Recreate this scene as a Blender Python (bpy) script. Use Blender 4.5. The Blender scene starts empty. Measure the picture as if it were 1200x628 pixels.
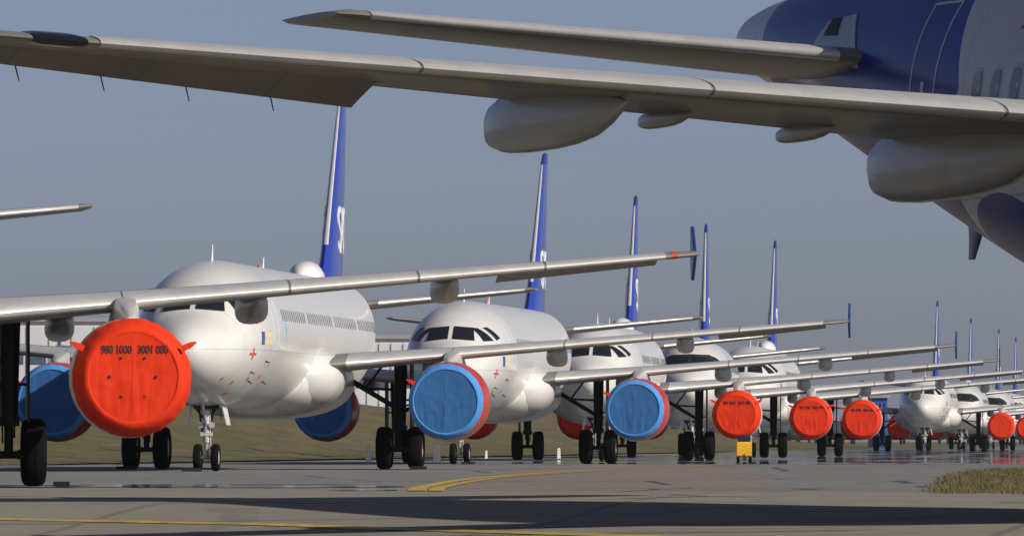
import bpy, math, random
from math import sin, cos, tan, pi, radians, sqrt, atan2, acos
from mathutils import Vector, Matrix, noise

random.seed(7)
SC = bpy.context.scene
COL = SC.collection

# ------------------------------------------------------------------ camera, sky, sun, exposure
FPX = 10500.0          # focal length in pixels of the 1200 px wide photograph
HOR = 516.0            # horizon row in the photograph
CAMH = 0.85
cam_d = bpy.data.cameras.new('camera')
cam_d.sensor_width = 36.0
cam_d.lens = FPX * 36.0 / 1200.0
cam_d.shift_y = (HOR - 314.0) / 1200.0
cam_d.clip_start = 1.0
cam_d.clip_end = 30000.0
cam = bpy.data.objects.new('camera', cam_d)
cam.location = (0, 0, CAMH)
cam.rotation_euler = (radians(90), 0, 0)
COL.objects.link(cam)
SC.camera = cam

SUN_AZ = radians(56)     # to the right of straight behind the camera
SUN_EL = radians(29)
sdir = Vector((sin(SUN_AZ) * cos(SUN_EL), -cos(SUN_AZ) * cos(SUN_EL), sin(SUN_EL)))   # towards the sun

world = bpy.data.worlds.new('World')
SC.world = world
world.use_nodes = True
wn = world.node_tree.nodes
wl = world.node_tree.links
wn.clear()
w_out = wn.new('ShaderNodeOutputWorld')
w_bg = wn.new('ShaderNodeBackground')
w_sky = wn.new('ShaderNodeTexSky')
w_sky.sky_type = 'NISHITA'
w_sky.sun_disc = False
w_sky.sun_elevation = SUN_EL
w_sky.sun_rotation = pi - SUN_AZ
w_sky.altitude = 0
w_sky.air_density = 0.40
w_sky.dust_density = 1.1
w_sky.ozone_density = 1.1
w_bg.inputs['Strength'].default_value = 0.080
w_bal = wn.new('ShaderNodeMix')          # white balance of the whole sky
w_bal.data_type = 'RGBA'
w_bal.blend_type = 'MULTIPLY'
w_bal.inputs[0].default_value = 1.0
w_bal.inputs[7].default_value = (1.08, .972, .995, 1)
wl.new(w_sky.outputs[0], w_bal.inputs[6])
wl.new(w_bal.outputs[2], w_bg.inputs['Color'])
wl.new(w_bg.outputs[0], w_out.inputs['Surface'])

sun_d = bpy.data.lights.new('sun', 'SUN')
sun_d.energy = 5.0
sun_d.angle = radians(0.53)
sun_d.color = (1.0, 0.93, 0.82)
sun = bpy.data.objects.new('sun', sun_d)
sun.rotation_euler = (-sdir).to_track_quat('-Z', 'Y').to_euler()
sun.location = (40, -40, 60)
COL.objects.link(sun)

SC.view_settings.view_transform = 'Standard'
SC.view_settings.look = 'None'
SC.view_settings.exposure = 0.0
SC.view_settings.gamma = 1.0
SC.view_settings.use_curve_mapping = False

# ------------------------------------------------------------------ helpers
def dip(x, y):
    """cross-fall of the near taxiway: it drops gently to the left, level beyond and to the right"""
    d = min(.27, max(0.0, (5.5 - x) * .0245))
    t = min(1, max(0, (117.0 - y) / 14.0))
    r = max(0, 1 - abs(y - 126.0) / 24.0)
    return -d * t * t * (3 - 2 * t) + .085 * r * r * (3 - 2 * r) * (.55 + .45 * min(1, max(0, (x + 8) / 10)))
def gz(px, py):
    """ground point seen at a photograph pixel"""
    Z = CAMH * FPX / (py - HOR)
    for _ in range(60):
        Z = .7 * Z + .3 * (CAMH - dip((px - 600.0) * Z / FPX, Z)) * FPX / (py - HOR)
    return ((px - 600.0) * Z / FPX, Z)

def mesh(name, verts, faces, mats, smooth=True, angle=40, fmats=None):
    me = bpy.data.meshes.new(name)
    me.from_pydata([tuple(v) for v in verts], [], faces)
    for m in (mats if isinstance(mats, (list, tuple)) else [mats]):
        me.materials.append(m)
    if fmats:
        for p, k in zip(me.polygons, fmats):
            p.material_index = k
    if smooth:
        me.polygons.foreach_set('use_smooth', [True] * len(me.polygons))
        if angle:
            me.set_sharp_from_angle(angle=radians(angle))
    me.update()
    return me

def put(name, me, parent=None, loc=None, rot=None):
    o = bpy.data.objects.new(name, me)
    if loc is not None: o.location = loc
    if rot is not None: o.rotation_euler = rot
    if parent is not None: o.parent = parent
    COL.objects.link(o)
    return o

def tag(o, label, cat, group=None):
    o['label'] = label
    o['category'] = cat
    if group: o['group'] = group
    return o

def structure(o):
    o['kind'] = 'structure'
    return o

class B:
    """collects shapes for one mesh"""
    def __init__(s):
        s.v = []; s.f = []; s.m = []
    def add(s, v, f, mi=0):
        n = len(s.v)
        s.v += [Vector(p) for p in v]
        s.f += [tuple(i + n for i in q) for q in f]
        s.m += [mi] * len(f)
        return s
    def box(s, x0, x1, y0, y1, z0, z1, mi=0):
        v = [(x0,y0,z0),(x1,y0,z0),(x1,y1,z0),(x0,y1,z0),(x0,y0,z1),(x1,y0,z1),(x1,y1,z1),(x0,y1,z1)]
        return s.add(v, [(0,3,2,1),(4,5,6,7),(0,1,5,4),(1,2,6,5),(2,3,7,6),(3,0,4,7)], mi)
    def rod(s, a, b, r0, r1=None, n=10, mi=0):
        a = Vector(a); b = Vector(b); r1 = r0 if r1 is None else r1
        d = (b - a).normalized()
        u = d.orthogonal().normalized(); w = d.cross(u)
        v = []
        for p, r in ((a, r0), (b, r1)):
            for k in range(n):
                t = 2 * pi * k / n
                v.append(p + (u * cos(t) + w * sin(t)) * r)
        f = [(k, (k + 1) % n, n + (k + 1) % n, n + k) for k in range(n)]
        f += [tuple(range(n - 1, -1, -1)), tuple(range(n, 2 * n))]
        return s.add(v, f, mi)
    def loft(s, rings, cap=True, mi=0, closed=True):
        n = len(rings[0]); v = [p for r in rings for p in r]; f = []
        for i in range(len(rings) - 1):
            for k in range(n if closed else n - 1):
                k2 = (k + 1) % n
                f.append((i * n + k, i * n + k2, (i + 1) * n + k2, (i + 1) * n + k))
        if cap:
            f.append(tuple(range(n - 1, -1, -1)))
            f.append(tuple(range((len(rings) - 1) * n, len(rings) * n)))
        return s.add(v, f, mi)
    def lathe_x(s, prof, c, n=24, mi=0):
        """profile of (x, r) turned about an x axis through c"""
        rings = []
        for x, r in prof:
            rings.append([(c[0] + x, c[1] + r * cos(2*pi*k/n), c[2] + r * sin(2*pi*k/n)) for k in range(n)])
        return s.loft(rings, True, mi)
    def lathe_y(s, prof, c, n=40, mi=0, cap=True, sq=1.0):
        rings = []
        for y, r in prof:
            rings.append([(c[0] + r * sin(2*pi*k/n), c[1] + y, c[2] + r * sq * cos(2*pi*k/n)) for k in range(n)])
        return s.loft(rings, cap, mi)
    def mesh(s, name, mats, smooth=True, angle=40, side=1, yoff=0.0):
        v = [(p.x * side, p.y + yoff, p.z) for p in s.v]
        f = s.f if side == 1 else [tuple(reversed(q)) for q in s.f]
        me = mesh(name, v, f, mats, smooth, None, s.m)
        import bmesh
        bm = bmesh.new(); bm.from_mesh(me)
        bmesh.ops.recalc_face_normals(bm, faces=bm.faces)
        bm.to_mesh(me); bm.free()
        if smooth and angle: me.set_sharp_from_angle(angle=radians(angle))
        return me

def interp(tab, x):
    """smooth (monotone cubic) interpolation in a list of (x, value)"""
    n = len(tab)
    if x <= tab[0][0]: return tab[0][1]
    if x >= tab[-1][0]: return tab[-1][1]
    for i in range(n - 1):
        if x <= tab[i + 1][0]: break
    def sl(j): return (tab[j+1][1] - tab[j][1]) / (tab[j+1][0] - tab[j][0])
    def tang(j):
        if j == 0: return sl(0)
        if j == n - 1: return sl(n - 2)
        a, b = sl(j - 1), sl(j)
        return 0.0 if a * b <= 0 else 2 * a * b / (a + b)
    h = tab[i+1][0] - tab[i][0]; t = (x - tab[i][0]) / h
    m0, m1 = tang(i) * h, tang(i + 1) * h
    return ((2*t**3 - 3*t*t + 1) * tab[i][1] + (t**3 - 2*t*t + t) * m0
            + (-2*t**3 + 3*t*t) * tab[i+1][1] + (t**3 - t*t) * m1)

# ------------------------------------------------------------------ materials
class N:
    def __init__(s, name):
        s.m = bpy.data.materials.new(name); s.m.use_nodes = True
        s.t = s.m.node_tree; s.b = s.t.nodes['Principled BSDF']
    def n(s, kind, **kw):
        o = s.t.nodes.new('ShaderNode' + kind)
        for k, v in kw.items():
            if k.startswith('i_'): o.inputs[k[2:]].default_value = v
            else: setattr(o, k, v)
        return o
    def l(s, a, b): s.t.links.new(a, b)
    def co(s): return s.n('TexCoord').outputs['Object']
    def math(s, op, a, b=None, c=None):
        o = s.n('Math', operation=op)
        for k, v in enumerate((a, b, c)):
            if v is None: continue
            if isinstance(v, (int, float)): o.inputs[k].default_value = v
            else: s.l(v, o.inputs[k])
        return o.outputs[0]
    def noise(s, vec, scale, detail=4, rough=.55):
        o = s.n('TexNoise', i_Scale=scale, i_Detail=detail, i_Roughness=rough)
        if vec is not None: s.l(vec, o.inputs['Vector'])
        return o.outputs['Fac']
    def ramp(s, fac, stops):
        o = s.n('ValToRGB'); e = o.color_ramp.elements
        while len(e) < len(stops): e.new(.5)
        for k, (p, c) in enumerate(stops):
            e[k].position = p; e[k].color = c if len(c) == 4 else (*c, 1)
        s.l(fac, o.inputs[0])
        return o.outputs[0]
    def mix(s, fac, a, b, blend='MIX'):
        o = s.n('Mix', data_type='RGBA', blend_type=blend)
        for sock, v in ((o.inputs[0], fac), (o.inputs[6], a), (o.inputs[7], b)):
            if isinstance(v, (int, float)): sock.default_value = v
            elif isinstance(v, (tuple, list)): sock.default_value = v if len(v) == 4 else (*v, 1)
            else: s.l(v, sock)
        return o.outputs[2]
    def scale(s, vec, sx, sy, sz):
        o = s.n('Mapping'); o.inputs['Scale'].default_value = (sx, sy, sz)
        s.l(vec, o.inputs['Vector']); return o.outputs[0]
    def bump(s, h, strength, dist=.02):
        o = s.n('Bump', i_Strength=strength, i_Distance=dist)
        s.l(h, o.inputs['Height']); s.l(o.outputs[0], s.b.inputs['Normal'])
    def set(s, **kw):
        for k, v in kw.items():
            k = {'color': 'Base Color', 'rough': 'Roughness', 'metal': 'Metallic', 'coat': 'Coat Weight',
                 'spec': 'Specular IOR Level', 'coat_rough': 'Coat Roughness'}[k]
            if isinstance(v, tuple): s.b.inputs[k].default_value = (*v, 1) if len(v) == 3 else v
            elif isinstance(v, (int, float)): s.b.inputs[k].default_value = v
            else: s.l(v, s.b.inputs[k])
        return s

def paint(name, col, rough=.3, dirt=.25, metal=0.0, coat=.3, scale=1.2, streak=False):
    n = N(name); c = n.co()
    v = n.scale(c, 1, .25, 1) if streak else c
    f = n.noise(v, scale, 6, .65)
    f2 = n.noise(c, scale * 9, 3, .6)
    d = tuple(x * (1 - dirt) for x in col)
    a = n.mix(n.ramp(f, [(.35, (0, 0, 0)), (.75, (1, 1, 1))]), col, d)
    a = n.mix(n.math('MULTIPLY', f2, .18), a, tuple(x * .55 for x in col))
    r = n.math('ADD', n.math('MULTIPLY', f, .22), rough - .1)
    n.set(color=a, rough=r, metal=metal, coat=coat, coat_rough=.15)
    return n.m

def fuselage_mat(name, col, blue_from=None, shift=0.0):
    """airliner paint with panel seams, faint dirt, and a blue rear end where asked"""
    n = N(name); c = n.co()
    sep = n.n('SeparateXYZ'); n.l(c, sep.inputs[0]); X, Y, Z = sep.outputs
    f = n.noise(n.scale(c, 1, .3, 1), .9, 6, .65)
    a = n.mix(n.ramp(f, [(.35, (0, 0, 0)), (.8, (1, 1, 1))]), col, tuple(x * .86 for x in col))
    # underside grime, with an edge of its own
    g = n.noise(n.scale(c, 2.5, .35, 2.5), 1.5, 5, .7)
    if blue_from is not None:
        wob = n.math('MULTIPLY', n.math('SUBTRACT', n.math('ABSOLUTE', n.math('SUBTRACT', Z, 4.4)), .3), .55)
        edge = n.math('GREATER_THAN', Y, n.math('ADD', wob, blue_from))
        up = n.math('GREATER_THAN', Z, n.math('ADD', n.math('MULTIPLY', n.math('SUBTRACT', Y, blue_from), .21), 2.5))
        nocone = n.math('LESS_THAN', Y, blue_from + 7.4)
        m = n.math('MULTIPLY', n.math('MULTIPLY', edge, up), nocone)
        # a second sweep of blue low on the belly side
        by = n.math('POWER', n.math('DIVIDE', n.math('SUBTRACT', Y, blue_from - .9), 1.5), 2.0)
        bz = n.math('POWER', n.math('DIVIDE', n.math('SUBTRACT', Z, 2.75), .62), 2.0)
        wv = n.math('MULTIPLY', n.noise(c, .5, 1), .6)
        blob = n.math('LESS_THAN', n.math('ADD', n.math('ADD', by, bz), wv), 1.35)
        m = n.math('MAXIMUM', m, blob)
        a = n.mix(m, a, (.003, .020, .25))
    # seams every few metres and along the side
    sy = n.math('ABSOLUTE', n.math('SUBTRACT', n.math('FRACT', n.math('DIVIDE', Y, 2.667)), .5))
    seam = n.math('LESS_THAN', sy, .0035)
    sz = n.math('ABSOLUTE', n.math('SUBTRACT', Z, 3.35))
    seam = n.math('MAXIMUM', seam, n.math('LESS_THAN', sz, .010))
    a = n.mix(n.math('MULTIPLY', seam, .45), a, (.16, .16, .16))
    a = n.mix(n.math('MULTIPLY', n.math('GREATER_THAN', g, .62), .10), a, (.25, .22, .18))
    n.set(color=a, rough=n.math('ADD', n.math('MULTIPLY', f, .2), .2), coat=.35 if blue_from is None else .05, coat_rough=.12, spec=.5 if blue_from is None else .2)
    n.bump(n.noise(n.scale(c, 1, 1, 1), .8, 2), .05, .05)
    return n.m

M = {}
M['ivory'] = fuselage_mat('ivory_fuselage', (.61, .607, .592))
M['ivory_near'] = fuselage_mat('ivory_fuselage_blue_tail', (.66, .66, .66), 28.35 - 17.7 - 3.7)
M['white'] = paint('white_paint', (.76, .75, .72), .3, .12)
n = N('wing_grey'); c = n.co()
sep = n.n('SeparateXYZ'); n.l(c, sep.inputs[0])
ax = n.math('ABSOLUTE', sep.outputs[0])
sw = n.math('SUBTRACT', sep.outputs[1], n.math('MULTIPLY', ax, .36))
f = n.noise(n.scale(c, 1, .3, 1), .8, 6, .65); f2 = n.noise(n.scale(c, 3, .5, 3), 2.2, 5, .7)
col = n.mix(n.ramp(f, [(.35, (0, 0, 0)), (.75, (1, 1, 1))]), (.215, .208, .185), (.165, .158, .138))
col = n.mix(n.math('MULTIPLY', n.math('GREATER_THAN', f2, .6), .25), col, (.13, .12, .10))
j1 = n.math('LESS_THAN', n.math('ABSOLUTE', n.math('SUBTRACT', n.math('FRACT', n.math('DIVIDE', ax, 1.18)), .5)), .010)
j2 = n.math('LESS_THAN', n.math('ABSOLUTE', n.math('SUBTRACT', n.math('FRACT', n.math('DIVIDE', sw, .92)), .5)), .014)
col = n.mix(n.math('MULTIPLY', n.math('MAXIMUM', j1, j2), .5), col, (.10, .095, .08))
n.set(color=col, rough=n.math('ADD', n.math('MULTIPLY', f, .2), .32), coat=.1); M['wing'] = n.m
M['fairing'] = paint('fairing_grey', (.42, .43, .43), .35, .2, scale=2.0)
M['blue'] = paint('tail_blue', (.022, .048, .33), .28, .12, coat=.5)
M['bluedark'] = paint('cap_blue', (.012, .03, .2), .35, .2)
M['nacelle'] = paint('nacelle_ivory', (.7, .68, .64), .3, .15)
M['nacelle_red'] = paint('nacelle_red', (.5, .035, .02), .3, .2)
M['metal'] = paint('bare_metal', (.68, .675, .66), .40, .25, metal=.42, coat=0, scale=3, streak=True)
M['steel'] = paint('exhaust_steel', (.42, .38, .33), .35, .4, metal=1.0, coat=0, scale=6)
M['gear'] = paint('gear_dark', (.007, .007, .008), .6, .4, coat=0, scale=9)
M['strut'] = paint('gear_white', (.55, .55, .54), .4, .4, coat=0, scale=9)
M['rim'] = paint('wheel_rim', (.35, .35, .34), .45, .3, coat=0, scale=8)
M['seam'] = paint('seam_line', (.6, .62, .66), .5, .1, coat=0)
M['dark'] = paint('dark_gap', (.015, .015, .017), .6, .1, coat=0)
M['print'] = paint('cover_print', (.03, .012, .012), .7, .1, coat=0)
M['markred'] = paint('mark_red', (.50, .09, .06), .5, .1, coat=0)
M['flagred'] = paint('flag_red', (.55, .02, .03), .4, .1, coat=0)
M['markyellow'] = paint('mark_yellow', (.75, .6, .2), .5, .1, coat=0)
M['markcyan'] = paint('mark_light_blue', (.12, .42, .75), .5, .1, coat=0)
M['letter'] = paint('white_lettering', (.8, .8, .8), .4, .05)
n = N('tyre_rubber'); f = n.noise(n.co(), 14, 4)
n.set(color=n.mix(f, (.004, .004, .0043), (.008, .0078, .0075)), rough=.9, spec=.06); M['tyre'] = n.m
n = N('cockpit_glass'); n.set(color=(.012, .014, .018), rough=.06, spec=.6); M['glass'] = n.m
n = N('cabin_glass'); n.set(color=(.16, .17, .185), rough=.18, spec=.5); M['cabin'] = n.m

def fabric(name, col, dark):
    n = N(name); c = n.co()
    f = n.noise(c, 1.3, 5, .6)
    a = n.mix(n.ramp(f, [(.3, (0, 0, 0)), (.75, (1, 1, 1))]), col, dark)
    st = n.noise(n.scale(c, 9, 9, 1.2), 1.2, 4, .6)
    n.set(color=a, rough=.7, spec=.14)
    fine = n.noise(c, 6, 4, .6)
    n.bump(n.math('ADD', n.math('MULTIPLY', st, .8), n.math('MULTIPLY', fine, .3)), .28, .04)
    return n.m
M['redcover'] = fabric('red_fabric', (.66, .040, .009), (.53, .026, .007))
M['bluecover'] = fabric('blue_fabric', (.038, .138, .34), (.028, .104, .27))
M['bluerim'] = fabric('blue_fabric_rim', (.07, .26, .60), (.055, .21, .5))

# ------------------------------------------------------------------ fuselage shape (metres, nose at y = 0, aft +y)
TOP = [(0,3.28),(.05,3.46),(.15,3.62),(.35,3.82),(.7,4.02),(1.2,4.21),(1.7,4.40),(2.2,4.73),(2.7,5.04),(3.2,5.28),(4,5.56),(5,5.77),(6,5.87),(7,5.9),(26,5.9),(30,5.89),(33,5.82),(36,5.62),(37.2,5.46),(37.5,5.3)]
BOT = [(0,3.28),(.05,3.08),(.15,2.93),(.35,2.74),(.7,2.53),(1.2,2.34),(1.8,2.18),(2.6,2.03),(3.6,1.9),(5,1.80),(6.5,1.76),(23.5,1.76),(26,1.98),(28,2.42),(30,2.94),(32,3.48),(34,4.02),(36,4.56),(37.2,4.9),(37.5,5.05)]
WID = [(0,.0),(.05,.22),(.15,.39),(.35,.60),(.7,.86),(1.2,1.13),(1.8,1.37),(2.6,1.6),(3.6,1.79),(5,1.92),(6.5,1.975),(23.5,1.975),(26,1.92),(28,1.77),(30,1.54),(32,1.26),(34,.94),(36,.56),(37.2,.3),(37.5,.16)]
ZC = [(0,3.28),(1,3.34),(2.5,3.55),(4.5,3.76),(6.5,3.83),(24,3.83),(28,4.1),(32,4.6),(36,5.1),(37.5,5.17)]
YG = 17.7
def fs(y):
    return interp(TOP, y), interp(BOT, y), interp(WID, y), interp(ZC, y)
def fpt(y, phi, off=0.0):
    """point on the fuselage; phi from the top towards port"""
    def p(y, phi):
        t, b, w, c = fs(y)
        h = (t - c) if cos(phi) > 0 else (c - b)
        return Vector((w * sin(phi), y, c + h * cos(phi)))
    q = p(y, phi)
    if off:
        e = .01
        n = (p(y + e, phi) - p(max(0, y - e), phi)).cross(p(y, phi + e) - p(y, phi - e))
        n.normalize()
        if n.x * sin(phi) + n.z * cos(phi) * 1.0 < 0: n = -n
        q = q + n * off
    return q
def phi_of(y, z):
    t, b, w, c = fs(y)
    h = (t - c) if z > c else (c - b)
    return acos(max(-1, min(1, (z - c) / h)))
def y_of(x, z):
    lo, hi = 0.0, 7.0
    for _ in range(40):
        m = (lo + hi) / 2
        t, b, w, c = fs(m)
        h = (t - c) if z > c else (c - b)
        ins = (x / max(w, 1e-4))**2 + ((z - c) / max(h, 1e-4))**2
        if ins < 1: hi = m
        else: lo = m
    return (lo + hi) / 2
def yshift(y, stretch):
    fwd, aft = stretch
    a = 0 if y < 14 else aft * min(1, (y - 14) / 9.0)
    return y - YG - (fwd if y < 11.2 else 0) + a

def patch(b, quad, mode, off, nx=5, nz=4, mi=0, thick=.0):
    """a curved pane lying on the fuselage; quad corners bottom-front, bottom-aft, top-aft, top-front"""
    pts = []
    for j in range(nz + 1):
        for i in range(nx + 1):
            u, v = i / nx, j / nz
            p = [(quad[0][k] * (1-u) + quad[1][k] * u) * (1-v) + (quad[3][k] * (1-u) + quad[2][k] * u) * v for k in (0, 1)]
            if mode == 'xz':
                y = y_of(p[0], p[1]); ph = atan2(p[0] / fs(y)[2], 1) if False else phi_of(y, p[1])
                ph = ph if p[0] >= 0 else -ph
            else:
                y = p[0]; ph = phi_of(y, p[1])
            pts.append((y, ph))
    n = len(pts)
    top = [fpt(y, ph, off) for y, ph in pts]
    bot = [fpt(y, ph, -.03) for y, ph in pts]
    f = []
    for j in range(nz):
        for i in range(nx):
            a = j * (nx + 1) + i
            f.append((a, a + 1, a + nx + 2, a + nx + 1))
    rim = [i for i in range(nx + 1)] + [(j + 1) * (nx + 1) - 1 for j in range(1, nz + 1)] + \
          [nz * (nx + 1) + i for i in range(nx - 1, -1, -1)] + [j * (nx + 1) for j in range(nz - 1, 0, -1)]
    for k in range(len(rim)):
        a, c = rim[k], rim[(k + 1) % len(rim)]
        f.append((a, n + a, n + c, c))
    b.add(top + bot, f, mi)
    return b

CACHE = {}
def cached(key, fn):
    if key not in CACHE: CACHE[key] = fn()
    return CACHE[key]

def mk_fuselage(stretch, mat):
    ys = [0, .02, .05, .1, .15, .25, .35, .5, .7, .9, 1.2, 1.35, 1.5, 1.6, 1.7, 1.8, 1.9, 2.0, 2.1, 2.2, 2.3, 2.4, 2.5, 2.6, 2.7, 2.8, 2.95, 3.1, 3.25, 3.4, 3.6, 3.8, 4, 4.5, 5, 5.5, 6, 6.5, 7, 8, 9.5, 11.1]
    ys += [11.3 + k * .97 for k in range(9)] + [20.1, 21.5, 23, 23.5] + [24 + .5 * k for k in range(27)] + [37.2, 37.5]
    nn = 72
    rings = []
    for y in ys:
        r = []
        for k in range(nn):
            p = fpt(y, 2 * pi * k / nn); p.y = yshift(y, stretch); r.append(p)
        rings.append(r)
    return B().loft(rings, True).mesh('fuselage', mat, True, 60)

def shift_mesh(b, stretch):
    for p in b.v: p.y = yshift(p.y, stretch)
    return b

def mirror_pts(b, side):
    for p in b.v: p.x *= side
    if side < 0: b.f = [tuple(reversed(q)) for q in b.f]
    return b

FRONT_PANE = [(.085, 4.46), (.85, 4.40), (.75, 4.86), (.085, 4.91)]
SIDE_PANE = [(2.32, 4.38), (2.92, 4.40), (2.76, 4.85), (2.60, 4.85)]
REAR_PANE = [(3.20, 4.42), (3.62, 4.50), (3.26, 4.88), (3.02, 4.87)]

def strip(b, pts, w, off, mi=0):
    """thin raised line along fuselage points (y, phi)"""
    P = [fpt(y, ph, off) for y, ph in pts]
    Q = []
    for i, p in enumerate(P):
        d = (P[min(i + 1, len(P) - 1)] - P[max(i - 1, 0)]).normalized()
        nrm = (p - fpt(pts[i][0], pts[i][1], 0)).normalized()
        s = d.cross(nrm).normalized() * w / 2
        Q.append([p - s - nrm * (off + .01), p - s, p + s, p + s - nrm * (off + .01)])
    b.loft(Q, True, mi)

# ------------------------------------------------------------------ wing
class Wing:
    def __init__(s, half, le0, sweep, kink, te0, te_tip, z0, dih, root=1.0, thick=(.15, .105)):
        s.half, s.le0, s.sweep, s.kink, s.te0, s.te_tip, s.z0, s.dih, s.root, s.th = half, le0, sweep, kink, te0, te_tip, z0, dih, root, thick
    def le(s, x): return s.le0 + (x - 1.9) * s.sweep
    def te(s, x):
        if x < s.kink: return s.te0
        return s.te0 + (s.te_tip - s.te0) * (x - s.kink) / (s.half - s.kink)
    def zz(s, x): return s.z0 + (x - 2) * s.dih
    def pt(s, x, c, up, off=0.0):
        ch = s.te(x) - s.le(x)
        u = (x - 1) / (s.half - 1)
        t = s.th[0] + (s.th[1] - s.th[0]) * u
        cc = max(c, 0)
        yt = 5 * t * (.2969 * sqrt(cc) - .126 * cc - .3516 * cc**2 + .2843 * cc**3 - .1015 * cc**4)
        cam_ = .018 * 4 * cc * (1 - cc)
        z = cam_ + (yt if up else -yt)
        tw = radians(.9 * (1 - u))
        y = s.le(x) + c * ch
        zz = s.zz(x) + z * ch - (c - .4) * ch * tan(tw)
        p = Vector((x, y - YG, zz))
        if off:
            # outward direction in the section
            e = .004
            a = s.pt(x, max(cc - e, 0), up); b_ = s.pt(x, cc + e, up)
            d = (b_ - a).normalized() if cc > e else Vector((0, 0, 1 if up else -1))
            nn = Vector((0, -d.z, d.y)) if up else Vector((0, d.z, -d.y))
            p = p + nn * off
        return p

CS = [1, .93, .85, .76, .66, .56, .46, .36, .27, .19, .13, .085, .05, .025, .01, .003]
def wing_ring(w, x, cf=1.0):
    up = [w.pt(x, c * cf, True) for c in CS]
    lo = [w.pt(x, c * cf, False) for c in reversed(CS)]
    return up + [w.pt(x, 0, True)] + lo

def mk_wing(w, ail, side):
    a0, a1 = ail
    xs = []
    for k in range(15): xs.append((w.root + (a0 - w.root) * k / 14.0, 1.0))
    xs.append((w.kink, 1.0)); xs.sort()
    xs += [(a0 + .012, .735), ((a0 + a1) / 2, .735), (a1, .735), (a1 + .012, 1.0), (w.half - .15, 1.0)]
    rings = [wing_ring(w, x, cf) for x, cf in xs]
    tip = wing_ring(w, w.half, 1.0)
    mid = sum(tip, Vector()) / len(tip)
    rings.append([mid + (p - mid) * .72 for p in tip])
    return B().loft(rings, True).mesh('wing', M['wing'], True, 35, side)

def mk_slat(w, xa, xb, side, mat):
    prof = [(.17, True), (.12, True), (.08, True), (.05, True), (.028, True), (.012, True), (.004, True), (0, True), (.004, False), (.010, False), (.018, False), (.026, False), (.034, False)]
    rings = []
    for k in range(7):
        x = xa + (xb - xa) * k / 6.0
        ring = [w.pt(x, c, u, .012) for c, u in prof]
        ring += [w.pt(x, c, u, -.02) for c, u in ((.034, False), (.03, False), (.04, True), (.17, True))]
        rings.append(ring)
    return B().loft(rings, True).mesh('slat', mat, True, 50, side)

def mk_aileron(w, xa, xb, droop, side):
    rings = []
    for k in range(6):
        x = xa + .05 + (xb - xa - .1) * k / 5.0
        h = (w.pt(x, .742, True) + w.pt(x, .742, False)) / 2
        ring = []
        for c, u in ((.742, True), (.82, True), (.92, True), (1.0, True), (1.0, False), (.92, False), (.82, False), (.742, False)):
            p = w.pt(x, c, u) - h
            if c == 1.0: p.z += .008 if u else -.008
            y = p.y * cos(droop) + p.z * sin(droop); z = -p.y * sin(droop) + p.z * cos(droop)
            ring.append(Vector((x, h.y + y, h.z + z - .0)))
        rings.append(ring)
    return B().loft(rings, True).mesh('aileron', M['wing'], True, 30, side)

def mk_canoe(w, x, hw, depth, c0, past, side, droop=.10, n=20):
    """flap track fairing under the wing: blunt front, long body, tapering tail"""
    y0 = w.le(x) + c0 * (w.te(x) - w.le(x)) - YG
    y1 = w.te(x) + past - YG
    prof = [(0, .04), (.06, .26), (.14, .48), (.26, .72), (.4, .91), (.55, 1.0), (.72, .99), (.84, .9), (.93, .68), (.98, .38), (1, .06)]
    rings = []
    za = w.pt(x, c0, False).z; zb = w.pt(x, 1.0, False).z
    for t, r in prof:
        y = y0 + (y1 - y0) * t
        zt = za + (zb - za) * min(1, t * 1.05) - droop * t * t
        cz = zt - depth * .42 * min(1, .25 + r)
        rings.append([Vector((x + hw * r * math.copysign(abs(sin(2*pi*k/n))**.7, sin(2*pi*k/n)), y, cz + depth * (.62 if cos(2*pi*k/n) < 0 else .9) * r * math.copysign(abs(cos(2*pi*k/n))**.8, cos(2*pi*k/n)))) for k in range(n)])
    return B().loft(rings, True).mesh('flap_track_fairing', M['fairing'], True, 60, side)

def mk_fence(w, side):
    b = B(); x = w.half + .01
    yl = w.le(w.half) - YG; z = w.zz(w.half)
    pl = [(yl + .85, z), (yl + 1.32, z + .56), (yl + 1.48, z + .55), (yl + 1.50, z), (yl + 1.42, z - .47), (yl + 1.28, z - .48)]
    def ring(off, s): 
        cy = sum(p[0] for p in pl) / 6; cz = sum(p[1] for p in pl) / 6
        return [Vector((x + off, cy + (p[0] - cy) * s, cz + (p[1] - cz) * s)) for p in pl]
    b.loft([ring(-.03, .97), ring(-.012, 1), ring(.012, 1), ring(.03, .97)], True)
    return b.mesh('wingtip_fence', M['bluedark'], False, None, side)

def sym_ring(o, le, ch, t, axis, n=14):
    """symmetric aerofoil ring at origin o; thickness along axis"""
    cs = [1 - (k / (n - 1)) for k in range(n)]
    cs = [c * c * (3 - 2 * c) * .4 + c * c * .6 for c in cs]
    P = []
    def yt(c): return 5 * t * (.2969 * sqrt(c) - .126 * c - .3516 * c**2 + .2843 * c**3 - .1015 * c**4)
    for c in cs: P.append(o + Vector((0, le + c * ch, 0)) + axis * (yt(c) * ch))
    for c in reversed(cs[:-1]): P.append(o + Vector((0, le + c * ch, 0)) - axis * (yt(c) * ch))
    return P

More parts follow.
